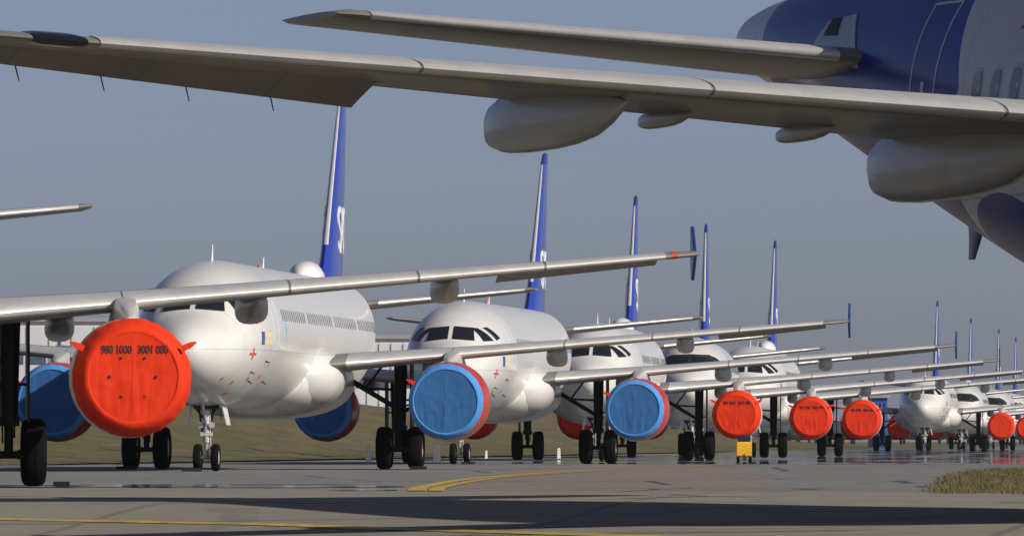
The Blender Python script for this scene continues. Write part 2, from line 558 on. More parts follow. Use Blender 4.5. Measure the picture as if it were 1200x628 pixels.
FIN = [(5.3, 27.9, 35.3), (5.95, 28.9, 35.15), (6.6, 29.7, 35.3), (8.0, 30.95, 35.62), (10.0, 32.75, 36.05), (11.7, 34.28, 36.42), (12.05, 34.72, 36.48), (12.15, 35.1, 36.45)]
def mk_fin(dy):
    rings = [sym_ring(Vector((0, dy - YG, z)), a, b_ - a, .095, Vector((1, 0, 0))) for z, a, b_ in FIN[:6]]
    return B().loft(rings, True).mesh('fin', M['blue'], True, 40)
def mk_fincap(dy):
    rings = [sym_ring(Vector((0, dy - YG, z)), a, b_ - a, th, Vector((1, 0, 0))) for (z, a, b_), th in zip([(11.703, 34.28, 36.42)] + FIN[6:], (.095, .09, .05))]
    return B().loft(rings, True).mesh('fin_cap', M['bluedark'], True, 40)
def mk_finedge(dy):
    rings = []
    for k in range(9):
        z = 7.0 + (11.65 - 7.0) * k / 8
        for i in range(len(FIN) - 1):
            if FIN[i][0] <= z <= FIN[i + 1][0]: break
        u = (z - FIN[i][0]) / (FIN[i + 1][0] - FIN[i][0])
        le = FIN[i][1] * (1 - u) + FIN[i + 1][1] * u; te = FIN[i][2] * (1 - u) + FIN[i + 1][2] * u
        ch = te - le
        prof = []
        for c, s in ((.008, 1), (.0055, 1), (.003, 1), (.0015, 1), (0, 1), (.0015, -1), (.003, -1), (.0055, -1), (.008, -1)):
            yt = 5 * .095 * (.2969 * sqrt(c) - .126 * c - .3516 * c * c) * ch + .012
            prof.append(Vector((s * yt if c else 0, le + c * ch - (.012 if c < .01 else 0) + dy - YG, z)))
        prof += [Vector((-.01, le + .008 * ch + dy - YG, z)), Vector((.01, le + .008 * ch + dy - YG, z))]
        rings.append(prof)
    return B().loft(rings, True).mesh('fin_leading_edge', M['metal'], True, 60)

def fin_half(y, z):
    for i in range(len(FIN) - 1):
        if FIN[i][0] <= z <= FIN[i + 1][0]: break
    u = (z - FIN[i][0]) / (FIN[i + 1][0] - FIN[i][0])
    le = FIN[i][1] * (1 - u) + FIN[i + 1][1] * u; te = FIN[i][2] * (1 - u) + FIN[i + 1][2] * u
    c = min(1, max(0, (y - le) / (te - le)))
    return 5 * .095 * (.2969 * sqrt(c) - .126 * c - .3516 * c**2 + .2843 * c**3 - .1015 * c**4) * (te - le)
def mk_finletters(aft, s):
    """white lettering wrapped on one side of the fin"""
    me = text_mesh('fin', 'SAS', 2.15, M['letter'], .02, .22, .92, .0).copy()
    for v in me.vertices:
        tx, tz, front = v.co.x, v.co.y, v.co.z > 0
        y = 33.0 + s * tx; z = 7.42 + tz
        v.co = (s * (fin_half(y, z) + (.022 if front else -.02)), y + aft - YG, z)
    me.update()
    return me

def stab_geo(half): return dict(half=half, le0=31.3, sweep=.60, te0=35.2, te1=36.55, z0=5.02 if half > 6.15 else 4.62, dih=.105)
def stab_ring(g, x, s=1.0, th=.075):
    u = (x - .3) / (g['half'] - .3)
    le = g['le0'] + (x - .9) * g['sweep']; te = g['te0'] + (g['te1'] - g['te0']) * u
    return sym_ring(Vector((x, -YG, g['z0'] + x * g['dih'])), le + (1 - s) * .3, (te - le) * s, th * s, Vector((0, 0, 1)))
def mk_stab(half, dy, side):
    g = stab_geo(half)
    rings = [stab_ring(g, .3 + (half - .5) * k / 6) for k in range(7)] + [stab_ring(g, half, .8, .05)]
    for r in rings:
        for p in r: p.y += dy
    return B().loft(rings, True).mesh('tailplane', M['wing'], True, 40, side)
def mk_stabedge(half, dy, side):
    g = stab_geo(half); rings = []
    for k in range(7):
        x = 1.5 + (half - .3 - 1.5) * k / 6
        u = (x - .3) / (half - .3)
        le = g['le0'] + (x - .9) * g['sweep']; te = g['te0'] + (g['te1'] - g['te0']) * u; ch = te - le
        z0 = g['z0'] + x * g['dih']; pr = []
        for c, s in ((.07, 1), (.03, 1), (.012, 1), (.003, 1), (0, 1), (.003, -1), (.007, -1), (.012, -1), (.018, -1)):
            yt = 5 * .075 * (.2969 * sqrt(c) - .126 * c - .3516 * c * c) * ch + .008
            pr.append(Vector((x, le + c * ch - (.008 if c < .01 else 0) + dy - YG, z0 + (s * yt if c else 0))))
        pr += [Vector((x, le + .018 * ch + dy - YG, z0 - .005)), Vector((x, le + .07 * ch + dy - YG, z0 + .01))]
        rings.append(pr)
    return B().loft(rings, True).mesh('tailplane_leading_edge', M['metal'], True, 60, side)

def mk_belly():
    rings = []
    for t, w, h in ((10.2, .35, .12), (10.5, .9, .35), (11.0, 1.55, .62), (11.6, 2.02, .86), (12.3, 2.32, 1.02), (13.2, 2.45, 1.1), (15, 2.48, 1.12), (17.5, 2.45, 1.1), (19, 2.2, .95), (20.3, 1.6, .7), (21.4, .8, .35), (21.8, .2, .1)):
        cz = 2.58 - .12 * (1 - h)
        r = []
        for k in range(40):
            a = 2 * pi * k / 40
            sx = math.copysign(abs(sin(a))**.8, sin(a)); czz = math.copysign(abs(cos(a))**.9, cos(a))
            r.append(Vector((w * sx, t - YG, cz + h * czz)))
        rings.append(r)
    return B().loft(rings, True).mesh('belly_fairing', M['ivory'], True, 60)

def mk_rootfillet(w, side):
    """rounded fairing where the wing leading edge meets the body"""
    rings = []
    for k in range(17):
        t = -1 + 2 * k / 16.0
        y = 13.15 + 2.1 * t - YG
        r = max(.02, (1 - abs(t)**2.4)**.5)
        ring = []
        for i in range(28):
            a = 2 * pi * i / 28
            ring.append(Vector((1.35 + 1.32 * r * math.copysign(abs(sin(a))**.85, sin(a)), y, 2.66 + .92 * r * cos(a) + .10 * sin(a))))
        rings.append(ring)
    return B().loft(rings, True).mesh('wing_root_fairing', M['ivory'], True, 60, side)

# ------------------------------------------------------------------ engines, covers, gear
EX, EY, EZ = 5.75, 11.0, 1.98
NAC = [(.0, .90), (.02, .955), (.07, 1.0), (.2, 1.055), (.5, 1.12), (.9, 1.155), (1.4, 1.17), (2.0, 1.145), (2.6, 1.06), (3.1, .96), (3.3, .9)]
def mk_nacelle(red, side):
    b = B()
    b.lathe_y([(.28, .3), (.26, .8), (.06, .84), (.0, .88)] + NAC + [(3.32, .86), (3.2, .6)], (0, 0, 0), 56)
    k = 1.0 if red else .925
    for q in b.v: q.x = q.x * k + EX; q.z = q.z * k + EZ; q.y += EY - YG
    return b.mesh('engine', M['nacelle_red'] if red else M['nacelle'], True, 40, side)
def mk_exhaust(side):
    return B().lathe_y([(2.9, .66), (3.4, .62), (4.1, .46), (4.45, .38), (4.45, .26), (4.9, .12), (5.15, .02)], (EX, EY - YG, EZ + .03), 32).mesh('exhaust_cone', M['steel'], True, 40, side)
def mk_pylon(w, side):
    rings = []
    for y, zb, zt, hw in ((11.9, 2.95, 3.06, .06), (12.2, 2.9, 3.22, .14), (12.7, 2.85, 3.36, .20), (13.4, 2.75, 3.45, .23), (14.2, 2.6, 3.42, .23), (15.6, 2.5, 3.25, .2), (16.9, 2.75, 3.05, .1)):
        zt += .02
        rings.append([Vector((EX + a * hw, y - YG, zb + (zt - zb) * c)) for a, c in ((-.8, 0), (-1, .2), (-1, .75), (-.75, .95), (0, 1), (.75, .95), (1, .75), (1, .2), (.8, 0))])
    return B().loft(rings, True).mesh('pylon', M['metal'], True, 50, side)

def wrinkle(a, r, seed):
    """fabric sag on the cover face: vertical folds in the lower half"""
    x, z = r * sin(a), r * cos(a)
    low = max(0, min(1, (.25 - z) / 1.0))
    f = .022 * low * (sin(x * 15 + 3.5 * noise.noise(Vector((x * 2, z * 1.5, seed)))) * .4 * (.5 + noise.noise(Vector((x * 1.5, seed, 1)))) + noise.noise(Vector((x * 8, z * 1.2, seed + 4))))
    f -= .005 * math.exp(-((x - .012 * sin(z * 7)) / .022)**2)          # sewn middle seam
    f -= .012 * max(0, noise.noise(Vector((x * 3.1 + z * 2, z * 5 - x * 2, seed + 6))) - .12)
    f += .014 * noise.noise(Vector((x * 2.3, z * 2.3, seed + 9)))
    f += .006 * noise.noise(Vector((x * 6, z * 6, seed + 2)))
    return f
def mk_cover(kind, seed):
    """returns (face mesh, rim mesh) centred on the engine inlet, axis y"""
    nA = 128
    face = B(); rings = []
    RF = .855 if kind == 'red' else .915
    rs = [.01] + [(.03 + .0275 * k) * RF / .855 for k in range(30)] + [RF]
    for r in rs:
        ring = []
        for k in range(nA):
            a = 2 * pi * k / nA
            edge = max(0, 1 - (r / RF)**6)
            ring.append(Vector((r * sin(a), .024 - .010 * (r / RF)**2 + wrinkle(a, r, seed) * edge, r * cos(a))))
        rings.append(ring)
    v = [p for q in rings for p in q]; f = [tuple(range(nA - 1, -1, -1))]
    for i in range(len(rings) - 1):
        for k in range(nA):
            k2 = (k + 1) % nA
            f.append((i*nA + k, i*nA + k2, (i+1)*nA + k2, (i+1)*nA + k))
    face.add(v, f)
    rim = B(); rings = []
    if kind == 'red':
        prof = [(.016, .85), (.006, .868), (.003, .885), (.006, .91), (.022, .95), (.055, .99), (.10, 1.025), (.17, 1.06), (.26, 1.09), (.36, 1.12), (.44, 1.135), (.50, 1.15), (.515, 1.16), (.53, 1.15), (.53, 1.11)]
    else:
        prof = [(.02, .91), (.0, .92), (-.008, .935), (-.006, .95), (.006, .972), (.035, 1.003), (.085, 1.035), (.15, 1.06), (.20, 1.08), (.212, 1.09), (.225, 1.08), (.225, 1.05)]
    for i, (y, r) in enumerate(prof):
        ring = []
        for k in range(nA):
            a = 2 * pi * k / nA
            d = .012 * noise.noise(Vector((sin(a) * 3, cos(a) * 3, y * 3 + seed))) + .006 * sin(a * 23 + seed) * (1 if i > 6 else .3)
            if i in (0, len(prof) - 1): d = 0
            ring.append(Vector(((r + d) * sin(a), y + d * .5, (r + d) * cos(a))))
        rings.append(ring)
    rim.loft(rings, False)
    if kind == 'red':
        for q in rim.v + face.v: q.x *= .925; q.z *= .925
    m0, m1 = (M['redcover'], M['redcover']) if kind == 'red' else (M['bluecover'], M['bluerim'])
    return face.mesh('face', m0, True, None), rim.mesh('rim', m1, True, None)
def mk_tab(side):
    b = B()
    d = Vector((.9 * side, 0, .42)).normalized(); u = Vector((-d.z, 0, d.x)); o = Vector((.93 * side, .06, .54))
    rings = []
    for t, h, th in ((-.05, .055, .02), (.08, .055, .02), (.15, .042, .02), (.23, .014, .012)):
        c = o + d * t
        rings.append([c + u * h + Vector((0, -th, 0)), c + u * h + Vector((0, th, 0)), c - u * h + Vector((0, th, 0)), c - u * h + Vector((0, -th, 0))])
    b.loft(rings, True)
    return b.mesh('warning_tab', M['redcover'], False, None)

def text_mesh(key, body, size, mat, depth=.004, shear=0.0, space=1.0, bold=.0):
    def f():
        cu = bpy.data.curves.new('t_' + key, 'FONT')
        cu.body = body; cu.size = size; cu.extrude = depth; cu.align_x = 'CENTER'; cu.align_y = 'CENTER'
        cu.shear = shear; cu.space_character = space; cu.offset = bold
        o = bpy.data.objects.new('t_' + key, cu); COL.objects.link(o)
        bpy.context.view_layer.update()
        dg = bpy.context.evaluated_depsgraph_get()
        me = bpy.data.meshes.new_from_object(o.evaluated_get(dg))
        bpy.data.objects.remove(o); bpy.data.curves.remove(cu)
        me.name = 'lettering'; me.materials.clear(); me.materials.append(mat)
        return me
    return cached('text' + key, f)

def mk_main_strut(w, side):
    b = B(); x = 3.795
    b.rod((x, 0, .58), (x, -.02, 1.35), .085, .085, 14, 0)
    b.rod((x, -.02, 1.15), (x + .02, -.12, 3.2), .165, .20, 16, 0)
    b.rod((x - .52, 0, .585), (x + .52, 0, .585), .075, .075, 12, 0)
    b.rod((x, -.03, 1.75), (2.15, -.28, 2.75), .07, .085, 10, 0)             # side stay
    b.rod((x, -.03, 2.35), (2.75, -.2, 2.40), .04, .04, 8, 0)
    b.rod((2.75, -.2, 2.36), (3.3, -.1, 3.1), .035, .035, 8, 0)
    b.rod((x, .1, 1.28), (x, .42, .98), .045, .035, 8, 0)                    # torque links
    b.rod((x, .42, .98), (x, .08, .66), .035, .045, 8, 0)
    b.rod((x + .1, -.12, .9), (x + .13, -.15, 2.9), .02, .02, 6, 0)           # hoses
    b.rod((x - .12, -.16, .8), (x - .14, -.2, 2.7), .018, .018, 6, 0)
    b.box(x - .2, x + .2, -.14, .1, 1.12, 1.3, 0)
    b.box(x - .3, x - .16, -.12, .12, .5, .68, 0)
    b.box(x + .16, x + .3, -.12, .12, .5, .68, 0)
    return b.mesh('main_gear', M['gear'], True, 40, side)
def mk_main_door(side):
    b = B(); b.box(4.13, 4.17, -.52, .38, 1.2, 3.2); b.rod((3.9, -.05, 1.9), (4.14, -.05, 1.9), .03)
    return b.mesh('gear_door', M['gear'], False, None, side)
def wheel_mesh(R, W, name, key):
    def f():
        b = B(); h = W / 2
        b.lathe_x([(-h*.55, R*.52), (-h*.9, R*.60), (-h, R*.76), (-h*.92, R*.89), (-h*.7, R*.965), (-h*.4, R*.995), (-.012, R), (-.008, R*.982), (.008, R*.982), (.012, R), (h*.4, R*.995), (h*.7, R*.965), (h*.92, R*.89), (h, R*.76), (h*.9, R*.6), (h*.55, R*.52)], (0, 0, 0), 36, 0)
        b.lathe_x([(-h*.75, R*.54), (-h*.8, R*.48), (-h*.35, R*.42), (-h*.3, R*.2), (-h*.72, R*.17), (-h*.75, R*.03)], (0, 0, 0), 24, 1)
        b.lathe_x([(h*.75, R*.54), (h*.8, R*.48), (h*.35, R*.42), (h*.3, R*.2), (h*.72, R*.17), (h*.75, R*.03)], (0, 0, 0), 24, 1)
        return b.mesh(name, [M['tyre'], M['rim']], True, 40)
    return cached(key, f)
def mk_nose_strut():
    b = B(); y = 5.07 - YG
    b.rod((0, y, .37), (0, y - .03, .95), .055, .055, 12)
    b.rod((0, y - .03, .8), (0, y - .12, 1.95), .095, .105, 14)
    b.rod((-.34, y, .38), (.34, y, .38), .05, .05, 10)
    b.rod((0, y - .06, 1.25), (0, y - 1.1, 1.9), .05, .05, 8)
    b.rod((0, y + .06, .9), (0, y + .28, .68), .03, .03, 8); b.rod((0, y + .28, .68), (0, y + .05, .44), .03, .03, 8)
    b.rod((-.2, y - .12, 1.28), (.2, y - .12, 1.28), .03, .03, 8)
    b.box(-.16, .16, y - .15, y + .05, .98, 1.08)
    b.rod((.12, y - .08, .6), (.1, y - .14, 1.7), .018, .018, 6)
    return b.mesh('nose_gear', M['strut'], True, 40)
def mk_nose_brace():
    b = B(); y = 5.07 - YG
    for s in (-1, 1):
        b.rod((s * .07, y - .05, 1.45), (s * .42, y - .3, 1.95), .035, .035, 8)
        b.rod((s * .12, y - .02, 1.1), (s * .22, y - .2, 1.9), .03, .03, 8)
    b.box(-.3, .3, y - .35, y + .5, 1.72, 1.86)
    return b.mesh('gear_brace', M['gear'], True, 40)
def mk_nose_door(s):
    b = B(); y = 5.07 - YG
    p = [Vector((s * .44, y - .25, 1.84)), Vector((s * .44, y + .75, 1.84)), Vector((s * .56, y + .7, 1.28)), Vector((s * .56, y - .1, 1.28))]
    q = [v + Vector((s * .03, 0, 0)) for v in p]
    b.loft([p, q], True)
    return b.mesh('gear_door', M['white'], False, None)
def mk_landing_light(s):
    y = 5.07 - YG
    return B().lathe_y([(0, .02), (0, .085), (.05, .085), (.12, .04)], (s * .16, y - .2, 1.28), 14).mesh('landing_light', M['metal'], True, 40)

# ------------------------------------------------------------------ one airliner
W320 = Wing(17.0, 11.55, .515, 6.4, 18.25, 20.95, 2.98, .094, thick=(.085, .075))
WNEAR = Wing(14.4, 12.2, .50, 5.0, 18.2, 19.95, 3.27, .0905, thick=(.062, .064))

def airliner(label, pos, theta, stretch=(0, 0), red_engines=False, dome=True, mask=False, near=False, detail=2, scale=1.0, lift=0.0):
    w = WNEAR if near else W320
    root = bpy.data.objects.new('airliner', None)
    root.empty_display_size = 2
    root.location = (pos[0], pos[1], lift)
    root.rotation_euler = (0, 0, -radians(theta))
    root.scale = (scale,) * 3
    COL.objects.link(root)
    tag(root, label, 'airliner', 'parked airliners')
    fwd, aft = stretch
    K = 'near' if near else 's%g' % fwd
    body = put('fuselage', cached('fus' + K, lambda: mk_fuselage(stretch, M['ivory_near'] if near else M['ivory'])), root)
    if near: body.scale = (1, 1, 1.08); body.location = (0, 0, -.44)
    # cockpit panes
    for s in (1, -1):
        for nm, q, mode in (('F', FRONT_PANE, 'xz'), ('S', SIDE_PANE, 'yz'), ('R', REAR_PANE, 'yz')):
            put('cockpit_window', cached('cw%s%d%s' % (nm, s, K), lambda: mirror_pts(shift_mesh(patch(B(), q, mode, .03), stretch), s).mesh('cockpit_window', M['glass'], True, 50)), body)
    if mask:
        def mkmask():
            b = B()
            for s in (1, -1):
                bb = patch(B(), [(.0, 4.34), (1.10, 4.26), (.92, 4.98), (.0, 5.03)], 'xz', .022, 8, 5)
                patch(bb, [(2.10, 4.28), (3.75, 4.42), (3.1, 5.0), (2.52, 5.0)], 'yz', .022, 8, 5)
                bb = mirror_pts(shift_mesh(bb, stretch), s); b.add(bb.v, bb.f)
            return b.mesh('windscreen_mask', M['dark'], True, 50)
        put('windscreen_mask', cached('mask' + K, mkmask), body)
    # cabin windows
    ys = []                     # (station on the unstretched body, place along the stretched one)
    y = 6.9 - YG - fwd
    while y < (27.9 if near else 28.6) - YG + aft:
        src = y + YG + fwd if y + YG + fwd < 11 else (y + YG - aft if y + YG - aft > 23 else 16.0)
        if not (6.2 < (y + YG + fwd - 6.9) % 7.2 < 6.9): ys.append((src, y))
        y += .533
    def winmesh(yl, s):
        b = B()
        for yy, yw in yl:
            zc = 4.36
            k0 = len(b.v)
            ring = []
            pts = []
            for k in range(12):
                a = 2 * pi * k / 12
                ca, sa = math.copysign(abs(cos(a))**.7, cos(a)), math.copysign(abs(sin(a))**.7, sin(a))
                pts.append((yy + .115 * ca, zc + .17 * sa))
            o = [fpt(yy_, phi_of(yy_, z_), .008) for yy_, z_ in pts]
            i = [fpt(yy_, phi_of(yy_, z_), -.03) for yy_, z_ in pts]
            b.loft([i, o], True)
            for p in b.v[k0:]: p.y += yw - yy
        return mirror_pts(b, s).mesh('cabin_window', M['cabin'], True, 30)
    def frame(yy, yw, s):
        b = B(); A = []; C = []
        for k in range(16):
            a = 2 * pi * k / 16
            ca, sa = math.copysign(abs(cos(a))**.7, cos(a)), math.copysign(abs(sin(a))**.7, sin(a))
            A.append((yy + .155 * ca, 4.36 + .21 * sa))
        o = [fpt(p, phi_of(p, q), .004) for p, q in A]; i = [fpt(p, phi_of(p, q), -.03) for p, q in A]
        b.loft([i, o], True)
        for p in b.v: p.y += yw - yy
        return mirror_pts(b, s).mesh('window_frame', M['fairing'], True, 30)
    for s in (1, -1):
        if near and s == -1:
            for yy, yw in ys:
                wo = put('cabin_window', winmesh([(yy, yw)], s), body)
                put('window_frame', frame(yy, yw, s), wo)
        else:
            o = put('cabin_window_row', cached('wins%d%s' % (s, K), lambda: winmesh(ys, s)), body)
            o['kind'] = 'stuff'
    # doors: raised outline
    for s in (1, -1):
        for nm, yd, hh in (('A', 5.35, .41), ('B', 29.35, .39)):
            def dm():
                b = B()
                for e in (-hh, hh):
                    z0, z1 = 3.38, 5.25
                    pts = [(yd + e, phi_of(yd + e, z0 + (z1 - z0) * k / 12)) for k in range(13)]
                    strip(b, pts, .035, .006)
                for z in (3.38, 5.25):
                    strip(b, [(yd + hh * t, phi_of(yd + hh * t, z)) for t in (-1, -.5, 0, .5, 1)], .03, .006)
                if near:
                    strip(b, [(yd - .05, phi_of(yd, 4.35)), (yd + .04, phi_of(yd, 4.35))], .28, .008)
                return mirror_pts(shift_mesh(b, stretch), s).mesh('door_outline', M['seam'], True, 40)
            put('door_outline', cached('door%s%d%s' % (nm, s, K), dm), body)
    # nose marks on the port side and probes
    if not near:
        def marks(kind):
            b = B()
            if kind == 'flag':
                patch(b, [(3.30, 3.50), (3.62, 3.50), (3.62, 3.86), (3.30, 3.86)], 'yz', .006, 2, 2)
            elif kind == 'flags':
                for k in range(4):
                    for j in range(2):
                        patch(b, [(3.74 + .24 * k, 3.52 + .2 * j), (3.88 + .24 * k, 3.52 + .2 * j), (3.88 + .24 * k, 3.64 + .2 * j), (3.74 + .24 * k, 3.64 + .2 * j)], 'yz', .006, 1, 1)
            elif kind == 'cross':
                patch(b, [(2.36, 3.20), (2.92, 3.20), (2.92, 3.27), (2.36, 3.27)], 'yz', .006, 3, 1)
                patch(b, [(2.59, 3.08), (2.70, 3.08), (2.70, 3.40), (2.59, 3.40)], 'yz', .008, 1, 3)
            elif kind == 'tri':
                patch(b, [(7.3, 3.62), (7.65, 3.98), (7.4, 4.28), (7.3, 4.0)], 'yz', .006, 3, 3)
            elif kind == 'ports':
                for yy, zz, r in ((3.3, 2.55, .07), (2.3, 2.45, .06), (4.6, 2.62, .08), (4.9, 2.95, .06), (3.0, 2.15, .06), (1.5, 2.55, .05)):
                    patch(b, [(yy - r, zz - r * .7), (yy + r, zz - r * .7), (yy + r, zz + r * .7), (yy - r, zz + r * .7)], 'yz', .006, 1, 1)
            return shift_mesh(b, stretch)
        for kind, mt in (('flag', 'blue'), ('flags', 'markyellow'), ('cross', 'markred'), ('tri', 'markcyan'), ('ports', 'markred')):
            if kind == 'tri' and not fwd: continue
            o = put({'flag': 'flag_emblem', 'flags': 'small_flags', 'cross': 'red_cross_mark', 'tri': 'blue_sticker', 'ports': 'probe_cover_marks'}[kind],
                    cached('mark' + kind + K, lambda: marks(kind).mesh(kind, M[mt], True, 50)), body)
        for yy, zz in ((3.1, 2.75), (3.55, 2.5), (4.3, 3.05), (5.6, 2.5)):
            def probe():
                a = fpt(yy, phi_of(yy, zz)); c = fpt(yy, phi_of(yy, zz), .13)
                return shift_mesh(B().rod(a, c + Vector((0, .05, 0)), .03, .012, 8), stretch).mesh('probe', M['dark'], True, 40)
            put('probe', cached('probe%g%s' % (yy, K), probe), body)
    # aerials and dome
    def blade(y, top, h, l, nm):
        def f():
            b = B(); z = fs(y)[0] if top else fs(y)[1]; sg = 1 if top else -1
            rings = []
            for t, le, ch in ((-.1, 0, l), (.5, l * .3, l * .62), (1, l * .62, l * .33)):
                rings.append(sym_ring(Vector((0, y, z + sg * h * t)), le, ch, .14, Vector((1, 0, 0)), 6))
            b.loft(rings, True)
            return shift_mesh(b, stretch).mesh('aerial', M['white'] if top else M['bluedark'], True, 40)
        put('aerial', cached('blade%s%s' % (nm, K), f), body)
    blade(6.2, True, .46, .42, 'a'); blade(14.6, True, .34, .4, 'b'); blade(8.3, False, .34, .4, 'c'); blade(25.6 if not near else 31.2, False, .42, .5, 'd')
    blade(22.5, False, .22, .3, 'e')
    if dome:
        def domef():
            rings = []
            for y, r, h in ((22.6, .03, .02), (22.75, .25, .22), (23.1, .46, .46), (23.7, .6, .62), (24.4, .64, .66), (25.3, .56, .55), (26.2, .36, .32), (26.9, .14, .1), (27.1, .02, .01)):
                rings.append([Vector((.85 * r * sin(2*pi*k/20), y, 5.84 + .8 * h * cos(2*pi*k/20))) for k in range(20)])
            return shift_mesh(B().loft(rings, True), stretch).mesh('satcom_dome', M['white'], True, 60)
        put('satcom_dome', cached('dome' + K, domef), body)
    beacon = cached('beacon' + K, lambda: shift_mesh(B().loft([[Vector((.07 * r * cos(2*pi*k/10), 14.0 + .07 * r * sin(2*pi*k/10), 5.88 + .12 * t)) for k in range(10)] for t, r in ((0, 1), (.6, .9), (1, .4))], True), stretch).mesh('beacon', M['markred'], True, 40))
    put('beacon', beacon, body)
    if near:
        put('stabiliser_root_plate', shift_mesh(mirror_pts(patch(B(), [(31.6, 4.70), (33.7, 4.85), (33.1, 5.22), (32.2, 5.26)], 'yz', .012, 6, 5), -1), stretch).mesh('stabiliser_root_plate', M['fairing'], True, 50), body)
        put('trim_opening', shift_mesh(mirror_pts(patch(B(), [(32.6, 5.06), (33.1, 5.08), (32.95, 5.24), (32.65, 5.24)], 'yz', .02, 4, 3), -1), stretch).mesh('trim_opening', M['dark'], True, 50), body)
        put('red_flag_mark', shift_mesh(mirror_pts(patch(B(), [(25.3, 4.90), (26.9, 4.90), (26.65, 5.04), (25.3, 5.04)], 'yz', .006, 5, 2), -1), stretch).mesh('red_flag_mark', M['flagred'], True, 50), body)
    put('belly_fairing', cached('belly', mk_belly), root, (0, -3.6, .15) if near else None)
    # tail
    fin = put('fin', cached('fin%g' % aft, lambda: mk_fin(aft)), root)
    put('fin_cap', cached('fincap%g' % aft, lambda: mk_fincap(aft)), fin)
    put('fin_leading_edge', cached('finle%g' % aft, lambda: mk_finedge(aft)), fin)
    for s in (1, -1):
        put('lettering', cached('finlet%g%d' % (aft, s), lambda: mk_finletters(aft, s)), fin)
    sh = 6.1 if near else 6.22
    for s in (1, -1):
        st = put('tailplane', cached('stab%g%d' % (aft, s), lambda: mk_stab(sh, aft, s)), root)
        put('tailplane_leading_edge', cached('stabe%g%d' % (aft, s), lambda: mk_stabedge(sh, aft, s)), st)
    # wings
    if near:
        ail = (10.35, 13.85); slats = [(1.95, 3.55), (3.58, 5.985), (6.015, 8.335), (8.365, 10.685), (10.715, 13.3)]; fair = [(2.6, .2, .4, .45, .9), (5.1, .25, .50, .30, .95), (8.75, .21, .40, .26, .95)]
    else:
        ail = (13.1, 16.35); slats = [(2.75, 5.68), (5.72, 8.85), (8.9, 11.35), (11.4, 13.85), (13.9, 16.3)]; fair = [(4.75, .27, .42, .5, .9), (8.4, .30, .44, .48, .95), (12.15, .26, .40, .48, .9)]
    kw = 'n' if near else 'p'
    droop = radians(18 if near else 14)
    for s in (1, -1):
        wo = put('wing', cached('wing%s%d' % (kw, s), lambda: mk_wing(w, ail, s)), root)
        for k, (a, b_) in enumerate(slats):
            put('slat', cached('slat%s%d%d' % (kw, k, s), lambda: mk_slat(w, a, b_, s, M['metal'])), wo)
        put('aileron', cached('ail%s%d' % (kw, s), lambda: mk_aileron(w, ail[0], ail[1], droop, s)), wo)
        for k, (x, hw, dp, c0, past) in enumerate(fair):
            put('flap_track_fairing', cached('fair%s%d%d' % (kw, k, s), lambda: mk_canoe(w, x, hw, dp, c0, past, s)), wo)
        if near:
            for k, x in enumerate((7.55, 6.25)):
                put('flap_hinge_fairing', cached('hinge%d%d' % (k, s), lambda: mk_canoe(w, x, .09, .11, .76, .35, s, .03)), wo)
            for k in range(4):
                x = 11.15 + .78 * k
                def wick():
                    h = (w.pt(x, .742, True) + w.pt(x, .742, False)) / 2
                    L_ = (w.te(x) - w.le(x)) * .258
                    e = h + Vector((0, L_ * cos(droop), -L_ * sin(droop)))
                    return B().rod(e, e + Vector((-.10, .16, -.16)), .008, .006, 6).mesh('static_wick', M['dark'], True, 40, s)
                put('static_wick', cached('wick%d%d' % (k, s), wick), wo)
            def navl():
                rings = []
                for k in range(6):
                    x = 13.4 + (13.85 - 13.4) * k / 5
                    rings.append([w.pt(x, c, u, .02 * (1 if 0 < k < 5 else .2)) for c, u in ((.2, True), (.1, True), (.04, True), (.01, True), (0, True), (.01, False), (.04, False), (.1, False))])
                return B().loft(rings, True).mesh('navigation_light', M['glass'], True, 50, s)
            put('navigation_light', cached('nav%d' % s, navl), wo)
        else:
            put('wingtip_fence', cached('fence%d' % s, lambda: mk_fence(w, s)), wo)
            def tipm():
                rings = []
                for x in (16.42, 16.55):
                    rings.append([w.pt(x, c, u, .006) for c, u in ((.3, True), (.15, True), (.06, True), (.015, True), (0, True), (.015, False), (.06, False), (.15, False))])
                return B().loft(rings, True).mesh('tip_light', M['markred'], True, 50, s)
            if detail > 2: put('tip_light', cached('tipl%d' % s, tipm), wo)
            put('wing_root_fairing', cached('fillet%d' % s, lambda: mk_rootfillet(w, s)), root)
        # engine
        e = put('engine', cached('nac%d%d' % (red_engines, s), lambda: mk_nacelle(red_engines, s)), root)
        put('exhaust_cone', cached('exh%d' % s, lambda: mk_exhaust(s)), e)
        put('pylon', cached('pyl%d' % s, lambda: mk_pylon(w, s)), e)
        if near: e.location = (-s * 2.1, -2.2, .35)
        # main gear
        g = put('main_gear', cached('mg%d' % s, lambda: mk_main_strut(w, s)), root)
        put('gear_door', cached('mgd%d' % s, lambda: mk_main_door(s)), g)
        for dx in (-.465, .465):
            put('wheel', wheel_mesh(.635, .46, 'wheel', 'mw'), g, (s * 3.795 + dx, 0, .633))
        if near: g.location = (-s * .9, 0, 0)
    # nose gear
    ng = put('nose_gear', cached('ng', mk_nose_strut), root, (0, -fwd, 0))
    put('gear_brace', cached('ngb', mk_nose_brace), ng)
    for s in (1, -1):
        put('wheel', wheel_mesh(.38, .22, 'wheel', 'nw'), ng, (s * .25, 5.07 - YG, .378))
        put('gear_door', cached('ngd%d' % s, lambda: mk_nose_door(s)), ng)
        put('landing_light', cached('ll%d' % s, lambda: mk_landing_light(s)), ng)
    return root

